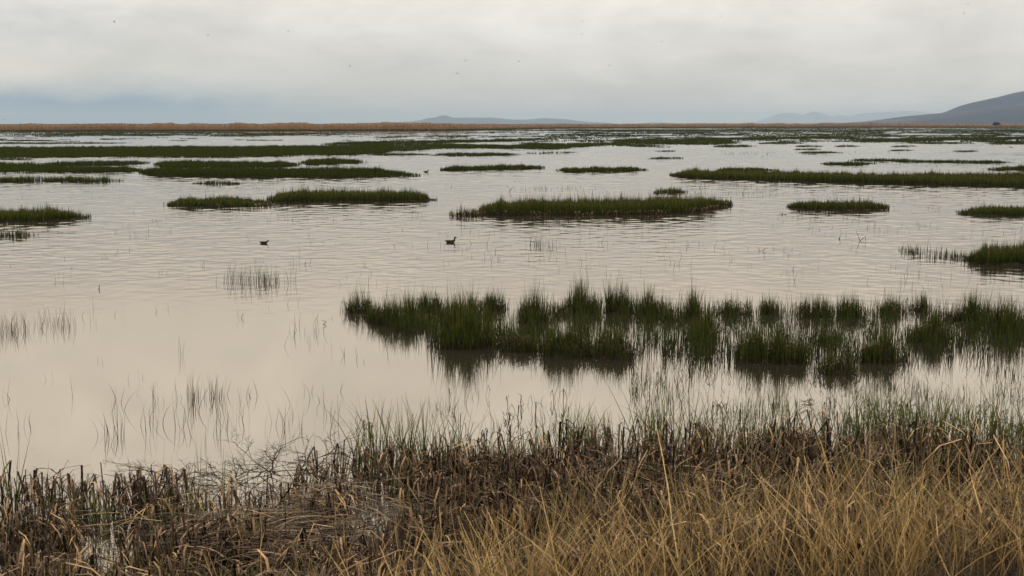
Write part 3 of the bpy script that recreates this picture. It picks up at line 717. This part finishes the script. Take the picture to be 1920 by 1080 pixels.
# side branches
for rep in range(3):
    kk = rng.random(n) < .85
    q = rng.integers(2, 6, n); i = np.arange(n)
    p = P[i, q][kk]; m = len(p)
    L = rng.uniform(.10, .36, m); az = rng.uniform(0, 2 * math.pi, m); up = rng.uniform(.5, 1.2, m)
    s = np.linspace(0, 1, 4)[None]
    Pb = np.stack([p[:, 0:1] + np.cos(az)[:, None] * np.cos(up)[:, None] * L[:, None] * s, p[:, 1:2] + np.sin(az)[:, None] * np.cos(up)[:, None] * L[:, None] * s,
                   p[:, 2:3] + np.sin(up)[:, None] * L[:, None] * (s + .15 * s ** 2)], 2)
    sg.add(Pb, rng.uniform(.004, .008, m)[:, None] * (1 - .6 * s) * .5, tint=tt[kk], T=np.broadcast_to(.5 + .5 * s, (m, 4)))
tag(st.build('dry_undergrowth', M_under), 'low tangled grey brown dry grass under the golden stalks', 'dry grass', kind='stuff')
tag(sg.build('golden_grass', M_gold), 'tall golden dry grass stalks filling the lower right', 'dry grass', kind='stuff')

# green shoots scattered through the dead reeds
st = Strips()
x, y, u, v = fg_scatter(5200, .47, 71., 1.0, top=-25)
blades(st, x, y, gz(x, y), rng.uniform(.25, .85, len(x)), rng.uniform(.006, .013, len(x)), .14, .14, 5)
x, y, u, v = fg_scatter(3600, .52, 83., 1.4, top=-20, bot=1040)
k = u > 620; x, y = x[k], y[k]
blades(st, x, y, gz(x, y), rng.uniform(.4, 1.0, len(x)), rng.uniform(.008, .016, len(x)), .12, .16, 6)
tag(st.build('green_shoots', M_shoot), 'thin fresh green shoots rising through the dead reeds', 'green shoots', kind='stuff')
GS = 'fresh green shoot clumps at the back of the straw bank'
def shoot(u, v, n, h, spread, label, fan=.16):
    cx, cy = unproj(u, v); cx, cy = float(cx), float(cy); z = float(np.maximum(ground_z(cx, cy), 0))
    s = Strips()
    n = int(n * 1.4); x = rng.normal(0, spread * 1.25, n); y = rng.normal(0, spread * .7, n)
    blades(s, x, y, x * 0 - .04, h * 1.3 * rng.uniform(.45, 1.1, n), rng.uniform(.011, .020, n), fan * 1.2, fan * 1.2, 6)
    o = s.build('shoot_clump', M_shoot); o.location = (cx, cy, z)
    tag(o, label, 'grass clump', GS)
for a in [
 (705, 878, 46, .85, .14, 'leftmost green shoot clump at the back of the straw bank'),
 (775, 876, 60, .85, .16, 'thick green shoot clump second from the left on the straw bank'),
 (842, 868, 34, .8, .12, 'slanting green shoots left of the gap in the straw bank'),
 (948, 868, 26, .55, .12, 'short green shoots just right of the gap in the straw bank'),
 (1018, 866, 24, .6, .12, 'small green shoots behind the heaped straw'),
 (1068, 848, 40, .8, .13, 'leaning green shoots behind the heaped straw left of centre'),
 (1120, 852, 30, .7, .12, 'short fan of green shoots right of the heaped straw'),
 (1225, 838, 60, .9, .15, 'tall fan of green shoots near the middle of the bank'),
 (1310, 836, 30, .8, .16, 'thin green shoots right of the tall fan'),
 (1382, 850, 40, .75, .18, 'low green shoots between golden stalks'),
 (1440, 846, 56, .85, .18, 'green clump leaning left above the golden stalks'),
 (1530, 838, 40, .7, .2, 'short green shoots left of the densest clump'),
 (1640, 826, 110, .8, .22, 'densest bright green clump on the right of the bank'),
 (1700, 836, 50, .7, .18, 'green shoots right of the densest clump'),
 (1762, 832, 100, .8, .2, 'bushy dark green clump before the water gap at right'),
 (1862, 846, 60, .95, .2, 'tall slanting green shoots near the right edge'),
 (1915, 856, 60, .8, .2, 'green clump cut by the right edge on the bank'),
 (20, 960, 10, .95, .05, 'few long green blades at the lower left edge'),
 (450, 1040, 40, .5, .12, 'short bright green shoots in the lower left straw'),
 (345, 1020, 30, .55, .12, 'green shoots beside the dark pool lower left'),
 (185, 1000, 20, .6, .1, 'two or three green blades in the dark gap lower left'),
 (1690, 1040, 50, .6, .2, 'green shoots hidden among the golden stalks at lower right')]:
    shoot(*a)

# ------------------------------------------------------------------ twiggy dead bushes
def grow(lines, p, d, L, r, lev):
    pts = [tuple(p)]; q = Vector(p); dd = Vector(d)
    k = 4
    for i in range(k):
        dd = (dd + Vector((random.gauss(0, .22), random.gauss(0, .22), random.gauss(0, .14)))).normalized()
        q = q + dd * L / k
        if q.z < .02: q.z = .02 + random.random() * .02
        pts.append(tuple(q))
        if lev > 0 and i > 0:
            for _ in range(random.choice((1, 1, 2))):
                s = (dd + Vector((random.gauss(0, .8), random.gauss(0, .8), random.gauss(0, .6)))).normalized()
                grow(lines, q, s, L * random.uniform(.35, .65), r * .6, lev - 1)
    lines.append((pts, r, r * .45))
def bush(u, v, h, spread, n, label, flat=.5, name='dead_bush', lev=3):
    cx, cy = unproj(u, v); cx, cy = float(cx), float(cy); z = float(np.maximum(ground_z(cx, cy), 0))
    lines = []
    for i in range(n):
        a = random.uniform(0, 2 * math.pi)
        d = Vector((math.cos(a), math.sin(a) * .6, flat * random.uniform(.3, 1.6))).normalized()
        grow(lines, Vector((random.gauss(0, .08), random.gauss(0, .08), .0)), d, h * .55 * random.uniform(.65, 1.2), .0085, lev)
    lines = [([(x * spread, y, max(zz, .01)) for x, y, zz in p], r0, r1) for p, r0, r1 in lines]
    o = tubes(name, lines, M_twig, sides=3); o.location = (cx, cy, z)
    return tag(o, label, 'dead bush', 'dark twiggy dead bushes at the back of the reed bank')
bush(90, 935, .55, 1.2, 6, 'low dark twiggy bush on the reeds at the lower left edge', lev=2)
bush(318, 905, .65, 1.4, 7, 'spreading twiggy bush at the water edge on the left')
bush(430, 905, .6, 1.2, 6, 'dense dark twig nest low in the reeds left of centre')
bush(505, 890, .95, 1.3, 8, 'largest dead bush with long branches arching left over the water', flat=.6)
bush(590, 880, .8, 1.2, 7, 'dead bush with upright twigs between the arching one and the first green shoots', flat=.8)
bush(660, 878, .7, 1.1, 5, 'thin dead bush just left of the green shoots', flat=.9)
bush(1062, 872, .5, 1.4, 6, 'flat twig heap behind the heaped straw', flat=.35, lev=2)
bush(1318, 812, .3, 1.1, 4, 'small dark twig ball in shallow water near the middle', lev=2)
bush(1700, 766, .28, 1.1, 4, 'small dark twig ball in shallow water at right', lev=2)
bush(1512, 758, .25, 1.4, 3, 'flat dark twig raft in shallow water below the messy tussock', flat=.2, lev=2)
bush(1905, 800, .35, 1.1, 5, 'dark twig ball at the right edge', lev=2)
bush(1800, 868, .5, 1.3, 5, 'pale twiggy bush leaning out of the bank at right', lev=2)

def twig(pts, label, r=.012):
    x0, y0 = unproj(pts[0][0], pts[0][1]); x0, y0 = float(x0), float(y0)
    P = []
    for (u, v) in pts:
        q = far_point(u, v, y0); P.append((q.x - x0, random.uniform(-.03, .03), q.z))
    P[0] = (0, 0, -.05)
    o = tubes('dead_twig', [(P, r, r * .4)], M_twig); o.location = (x0, y0, 0)
    return o
def twigs(lines, label, r=.012):
    x0, y0 = unproj(*lines[0][0]); x0, y0 = float(x0), float(y0); out = []
    for l in lines:
        P = []
        for (u, v) in l:
            q = far_point(u, v, y0); P.append((q.x - x0, random.uniform(-.03, .03), q.z))
        out.append((P, r, r * .4))
    o = tubes('dead_twig', out, M_twig); o.location = (x0, y0, 0)
    tag(o, label, 'twig', 'dead twigs sticking out of the water')
twigs([[(1613, 453), (1609, 442), (1606, 436), (1607, 430)], [(1612, 452), (1620, 446), (1624, 442)], [(1623, 452), (1623, 444)]], 'forked dead twig standing in open water at right', .014)
twigs([[(1574, 449), (1574, 445), (1577, 443)]], 'tiny dark twig in the water left of the forked twig', .025)
twigs([[(186, 542), (186.5, 534)]], 'short dark stump alone in calm water on the left', .02)
twigs([[(1425, 471), (1421, 462)], [(1429, 470), (1438, 465)]], 'two short leaning twigs in open water right of centre', .012)
twigs([[(740, 462), (738, 459), (742, 457)]], 'tiny bent twig between the two ducks', .015)
twigs([[(606, 608), (612, 604), (603, 600)]], 'small bent twig left of the front tussocks', .012)
twigs([[(1467, 403), (1461, 400)], [(1470, 403), (1476, 401)], [(1468, 403), (1466, 397)]], 'small dark twig spray left of the small right island', .02)
twigs([[(956, 362), (957, 352)], [(957, 357), (962, 350)]], 'thin twig in front of the narrow central islands', .02)

# ------------------------------------------------------------------ lone bush on the horizon
bx, by = (1862 - 960) / F_PX * 1900, 1900.0
root = empty('horizon_bush', (bx, by, 0)); tag(root, 'single round dark bush on the horizon before the right hill', 'bush')
s = Strips(); n = 1400
ph = rng.uniform(0, 2 * math.pi, n); ct = rng.uniform(-.1, 1, n); rr = 5.2 * rng.random(n) ** .33 * (1 + .4 * (fnoise(ph * 1.5, ct * 3, 4) - .5))
x = np.cos(ph) * np.sqrt(1 - ct ** 2) * rr; y = np.sin(ph) * np.sqrt(1 - ct ** 2) * rr; z = 3.2 + ct * rr * .72
blades(s, x, y, z, rng.uniform(.5, 1.0, n), rng.uniform(.4, .8, n), .5, .5, 3)
s.build('crown', M_twig, root)
tubes('trunk', [([(0, 0, -.2), (.2, 0, 2), (0, .1, 5)], .3, .12), ([(0, 0, 1), (-1.5, 0, 3), (-2.5, 0, 5)], .2, .06), ([(0, 0, 1.4), (1.5, .3, 3.4), (2.4, 0, 5)], .2, .06)], M_twig, root, sides=6)

# ------------------------------------------------------------------ ducks
def loft(name, rings, mat, parent, sides=16, loc=(0, 0, 0)):
    V = []; Q = []; T = []
    m = len(rings)
    for i, (cx, cz, tx, rw, rh) in enumerate(rings):      # the ring plane stands across the path (tx None) or tilts by tx
        if tx is None:
            a, b_ = rings[max(i - 1, 0)], rings[min(i + 1, m - 1)]
            tx = math.atan2(b_[1] - a[1], b_[0] - a[0])
        for k in range(sides):
            a = 2 * math.pi * k / sides
            yy = math.cos(a) * rw; up = math.sin(a) * rh
            V.append((cx - math.sin(tx) * up, yy, cz + math.cos(tx) * up))
    for i in range(m - 1):
        for k in range(sides):
            Q.append((i * sides + k, i * sides + (k + 1) % sides, (i + 1) * sides + (k + 1) % sides, (i + 1) * sides + k))
    for base, f in ((0, 1), ((m - 1) * sides, 0)):
        c = len(V); i0 = rings[0] if f else rings[-1]
        V.append((i0[0], 0, i0[1]))
        for k in range(sides):
            T.append((c, base + (k + 1) % sides, base + k) if f else (c, base + k, base + (k + 1) % sides))
    return mesh_np(name, np.array(V) + np.array(loc), Q, mat, parent, smooth=True, tris=T)
def duck(u, v, scale, rz, neck, label, group='dark ducks swimming on the marsh'):
    x, y = unproj(u, v); root = empty('duck', (float(x), float(y), -.015 * scale)); root.rotation_euler.z = rz; root.scale = (scale,) * 3
    tag(root, label, 'duck', group)
    n = neck      # 0 tucked low, 1 raised
    # one continuous body: tail, trunk, breast, neck, head
    hx, hz = .165 + .03 * (1 - n), .125 + .085 * n
    rings = [(-.25, .112, None, .006, .004), (-.22, .100, None, .03, .012), (-.18, .082, None, .055, .030), (-.12, .062, None, .078, .052), (-.04, .052, None, .092, .066),
             (.03, .052, None, .092, .068), (.085, .062, None, .080, .062), (.125, .082, None, .058, .050), (.150, .105, None, .042, .042), (hx - .008, .105 + (hz - .105) * .45 , None, .030, .032),
             (hx - .006, hz - .012, None, .027, .029), (hx + .004, hz + .010, None, .031, .032), (hx + .024, hz + .018, None, .032, .031), (hx + .045, hz + .010, None, .024, .024), (hx + .058, hz + .004, None, .014, .015)]
    loft('body', rings, M_feather, root)
    loft('bill', [(hx + .052, hz, 0, .014, .013), (hx + .075, hz - .004, 0, .012, .008), (hx + .10, hz - .009, 0, .014, .005), (hx + .112, hz - .011, 0, .009, .003)], M_bill, root, 8)
    for sgn in (1, -1):
        loft('eye', [(hx + .027, hz + .018, 0, .001, .001), (hx + .031, hz + .018, 0, .004, .005), (hx + .035, hz + .018, 0, .001, .001)], M_eye, root, 8, loc=(0, sgn * .030, 0))
        loft('wing', [(-.21, .100, .3, .003, .004), (-.17, .088, .2, .008, .022), (-.08, .078, .05, .014, .038), (.02, .075, 0, .015, .040), (.07, .073, 0, .010, .028), (.09, .072, 0, .003, .01)], M_feather, root, 10, loc=(0, sgn * .068, 0))
duck(845, 455, 1.05, .1, 1.0, 'dark duck with raised neck swimming right at centre')
duck(495, 456.5, .85, -.1, .15, 'dark duck with low head swimming right on the left side')
duck(799, 323, 1.3, .4, .5, 'tiny far duck right of the wide left grass island')
duck(990, 287.5, 1.3, .2, .4, 'tiny far duck beside the broken dotted grass strip')
duck(1896, 277, 1.5, 2.8, .3, 'tiny far duck near the right edge under the dark bands')

# ------------------------------------------------------------------ birds in the sky
def bird(u, v, dist, span, rz, up, roll, label):
    p = far_point(u, v, dist); root = empty('flying_bird', tuple(p)); root.rotation_euler = (roll, 0, rz); root.scale = (span,) * 3
    tag(root, label, 'bird', 'small dark birds flying in the overcast sky')
    loft('body', [(-.36, 0, 0, .04, .006), (-.22, 0, 0, .035, .02), (-.08, 0, 0, .075, .06), (.06, 0, 0, .085, .075), (.16, .01, 0, .05, .055), (.22, .02, 0, .05, .05), (.27, .015, 0, .03, .03), (.32, .005, 0, .005, .005)], M_bird, root, 8)
    for s in (1, -1):
        V = []
        for (yy, xf, xb, zz, th) in [(.04, .12, -.10, .03, .02), (.2, .14, -.07, .03 + up * .14, .014), (.36, .08, -.07, .03 + up * .2, .008), (.52, -.10, -.16, .03 + up * .17, .003)]:
            V += [(xf, s * yy, zz), ((xf + xb) / 2, s * yy, zz + th), (xb, s * yy, zz), ((xf + xb) / 2, s * yy, zz - th * .4)]
        Q = [(i * 4 + k, i * 4 + (k + 1) % 4, i * 4 + 4 + (k + 1) % 4, i * 4 + 4 + k) for i in range(3) for k in range(4)] + [(0, 1, 2, 3), (12, 15, 14, 13)]
        mesh_np('wing', V, Q, M_bird, root)
B = [(22, 48, .55, 'faint bird speck nearest the left edge of the sky'), (150, 25, .7, 'bird speck high at upper left'), (214, 41, 1.0, 'darker of two birds close together at upper left'),
     (222, 35, .7, 'fainter of two birds close together at upper left'), (390, 66, 1.2, 'dark bird at mid height in the left sky'), (347, 76, .5, 'faint bird just left of the dark bird in the left sky'),
     (540, 59, .9, 'bird speck between the left sky and centre'), (656, 124, 1.1, 'dark bird low left of centre'), (857, 138, 1.1, 'lowest dark bird at centre left'), (873, 114, .8, 'bird just above the lowest one at centre left'),
     (954, 10, 1.0, 'bird at the very top centre'), (973, 115, .9, 'bird alone below the top centre one'), (1043, 117, .6, 'faint bird right of the one below top centre'), (1055, 72, .7, 'lower left of three birds right of centre'),
     (1091, 64, .7, 'middle right of three birds right of centre'), (1092, 41, .8, 'topmost of three birds right of centre'), (1143, 123, 1.1, 'dark bird low right of centre'), (1241, 78, 1.1, 'dark bird with tilted wings right of centre'),
     (1303, 51, .6, 'lower of three faint birds at upper right of centre'), (1319, 8, .8, 'uppermost of three faint birds at upper right of centre'), (1352, 31, .6, 'rightmost of three faint birds at upper right of centre'),
     (1449, 11, 1.3, 'boldest dark bird at the top of the right sky'), (1807, 25, 1.2, 'lower of two birds at the top right corner'), (1815, 7, .9, 'upper of two birds at the top right corner'),
     (904, 228, .8, 'tiny bird low over the mesa'), (6, 224, 1.2, 'bird low over the reed bed at the left edge')]
for i, (u, v, s, l) in enumerate(B):
    bird(u, v, 170 + 25 * math.sin(i * 2.1), .40 * s, i * 1.7 % 3.1, .5 + .5 * math.sin(i), .3 * math.sin(i * 3), l)

# ------------------------------------------------------------------ haze
hz = bpy.data.materials.new('haze_air'); hz.use_nodes = True
t = hz.node_tree; t.nodes.clear(); o_ = t.nodes.new('ShaderNodeOutputMaterial'); pv = t.nodes.new('ShaderNodeVolumePrincipled')
pv.inputs['Color'].default_value = (.64, .80, .96, 1); pv.inputs['Density'].default_value = 0.000030; pv.inputs['Anisotropy'].default_value = 0.0
t.links.new(pv.outputs[0], o_.inputs['Volume'])
x0, x1, y0, y1, z0, z1 = -45000, 45000, -3500, 72000, -4, 520
V = [(x0, y0, z0), (x1, y0, z0), (x1, y1, z0), (x0, y1, z0), (x0, y0, z1), (x1, y0, z1), (x1, y1, z1), (x0, y1, z1)]
ho = mesh_np('haze', V, [(0, 3, 2, 1), (4, 5, 6, 7), (0, 1, 5, 4), (1, 2, 6, 5), (2, 3, 7, 6), (3, 0, 4, 7)], hz)
tag(ho, 'thin pale bluish haze over the far marsh and hills', 'haze', kind='stuff')

# ------------------------------------------------------------------ world: overcast sky
SUN_EL, SUN_AZ = R(54), R(95)          # azimuth clockwise from the view direction
wd = bpy.data.worlds.new('World'); SC.world = wd; wd.use_nodes = True
nt = NT(wd.node_tree); nt.n.clear()
out = nt.new('ShaderNodeOutputWorld')
sky = nt.new('ShaderNodeTexSky', sky_type='NISHITA'); sky.sun_disc = False; sky.sun_elevation = SUN_EL; sky.sun_rotation = SUN_AZ
bg1 = nt.new('ShaderNodeBackground'); nt.l.new(sky.outputs[0], bg1.inputs[0]); bg1.inputs[1].default_value = .10
tc = nt.new('ShaderNodeTexCoord'); d = tc.outputs['Generated']
sp = nt.new('ShaderNodeSeparateXYZ'); nt.l.new(d, sp.inputs[0])
az = nt.m('MULTIPLY', nt.m('ARCTAN2', sp.outputs[0], sp.outputs[1]), 57.2958)
el = nt.m('MULTIPLY', nt.m('ARCSINE', sp.outputs[2]), 57.2958)
base = nt.ramp(nt.m('DIVIDE', nt.m('MAXIMUM', el, 0), 90.0),
   [(0, (.80, .745, .65)), (.012, (.73, .69, .615)), (.028, (.76, .72, .66)), (.045, (.88, .83, .77)), (.058, (.98, .905, .81)), (.085, (1.28, 1.15, .98)), (.13, (1.28, 1.15, .96)), (.24, (1.12, 1.01, .85)), (.4, (1.0, .91, .78)), (1, (1.35, 1.26, 1.14))])
cv = nt.new('ShaderNodeCombineXYZ'); nt.put(cv.inputs[0], az); nt.put(cv.inputs[1], nt.m('MULTIPLY', el, 2.4)); cv.inputs[2].default_value = 3.3
n1 = nt.noise(cv.outputs[0], .16, 5, .5, .6); n2 = nt.noise(cv.outputs[0], .55, 4, .5, .3)
nn = nt.m('ADD', nt.m('MULTIPLY', n1, .7), nt.m('MULTIPLY', n2, .3))
k = nt.m('MULTIPLY_ADD', nt.m('SUBTRACT', nn, .5), .72, 1.0)
def blob(a0, e0, sa, se):
    x = nt.m('DIVIDE', nt.m('SUBTRACT', az, a0), sa); y = nt.m('DIVIDE', nt.m('SUBTRACT', el, e0), se)
    r = nt.m('ADD', nt.m('MULTIPLY', x, x), nt.m('MULTIPLY', y, y))
    r = nt.m('ADD', r, nt.m('MULTIPLY_ADD', n2, 1.6, -.8))
    return nt.m('POWER', 2.718, nt.m('MULTIPLY', r, -1.0))
def sc(col, f):
    c = nt.new('ShaderNodeVectorMath', operation='SCALE'); nt.put(c.inputs[0], col); nt.put(c.inputs['Scale'], f); return c.outputs[0]
c = sc(base, k)
c = nt.mix(nt.m('MULTIPLY', blob(-19.8, 1.9, 3.0, .8), .95, clamp=True), c, (.95, .85, .74, 1))        # warm bright bank low on the left
c = nt.mix(nt.m('MULTIPLY', blob(-9.5, 2.0, 5.5, .6), .35, clamp=True), c, (.84, .79, .71, 1))
c = nt.mix(nt.m('MULTIPLY', blob(-18.5, 3.8, 5.0, 1.2), .55, clamp=True), c, (.60, .60, .58, 1))            # grey patches
c = nt.mix(nt.m('MULTIPLY', blob(-3.5, 2.3, 4.0, .8), .35, clamp=True), c, (.58, .58, .56, 1))
c = nt.mix(nt.m('MULTIPLY', blob(5.0, 1.4, 8.0, .6), .25, clamp=True), c, (.60, .60, .59, 1))
gap = nt.m('MULTIPLY', blob(-16.8, .1, 6.6, 1.1), 1.6, clamp=True)                                          # blue rain band at lower left
c = nt.mix(gap, c, (.23, .37, .49, 1))
bg2 = nt.new('ShaderNodeBackground'); nt.l.new(c, bg2.inputs[0]); bg2.inputs[1].default_value = 1.0
mxs = nt.new('ShaderNodeMixShader'); mxs.inputs[0].default_value = .93
nt.l.new(bg1.outputs[0], mxs.inputs[1]); nt.l.new(bg2.outputs[0], mxs.inputs[2]); nt.l.new(mxs.outputs[0], out.inputs[0])

sl = bpy.data.lights.new('sun', 'SUN'); sl.energy = 1.15; sl.angle = R(14); sl.color = (1, .95, .87)
so = bpy.data.objects.new('sun', sl); COL.objects.link(so)
dv = Vector((math.sin(SUN_AZ) * math.cos(SUN_EL), math.cos(SUN_AZ) * math.cos(SUN_EL), math.sin(SUN_EL)))
so.rotation_euler = (-dv).to_track_quat('-Z', 'Y').to_euler(); so.location = (0, 0, 30)

# ------------------------------------------------------------------ camera
cd = bpy.data.cameras.new('camera'); cd.sensor_width = 36; cd.lens = F_PX / 1920 * 36; cd.clip_end = 200000; cd.clip_start = .1
cd.dof.use_dof = True; cd.dof.focus_distance = 38; cd.dof.aperture_fstop = 5.6
co = bpy.data.objects.new('camera', cd); COL.objects.link(co); co.location = (0, 0, CAM_H); co.rotation_euler = (math.pi / 2 - PITCH, 0, 0)
SC.camera = co
SC.view_settings.view_transform = 'Standard'; SC.view_settings.look = 'None'; SC.view_settings.exposure = 0; SC.view_settings.gamma = 1
SC.render.engine = 'CYCLES'
cy = SC.cycles
cy.max_bounces = 6; cy.diffuse_bounces = 2; cy.glossy_bounces = 3; cy.volume_bounces = 1; cy.transmission_bounces = 2
cy.use_denoising = True
SC.render.film_transparent = False
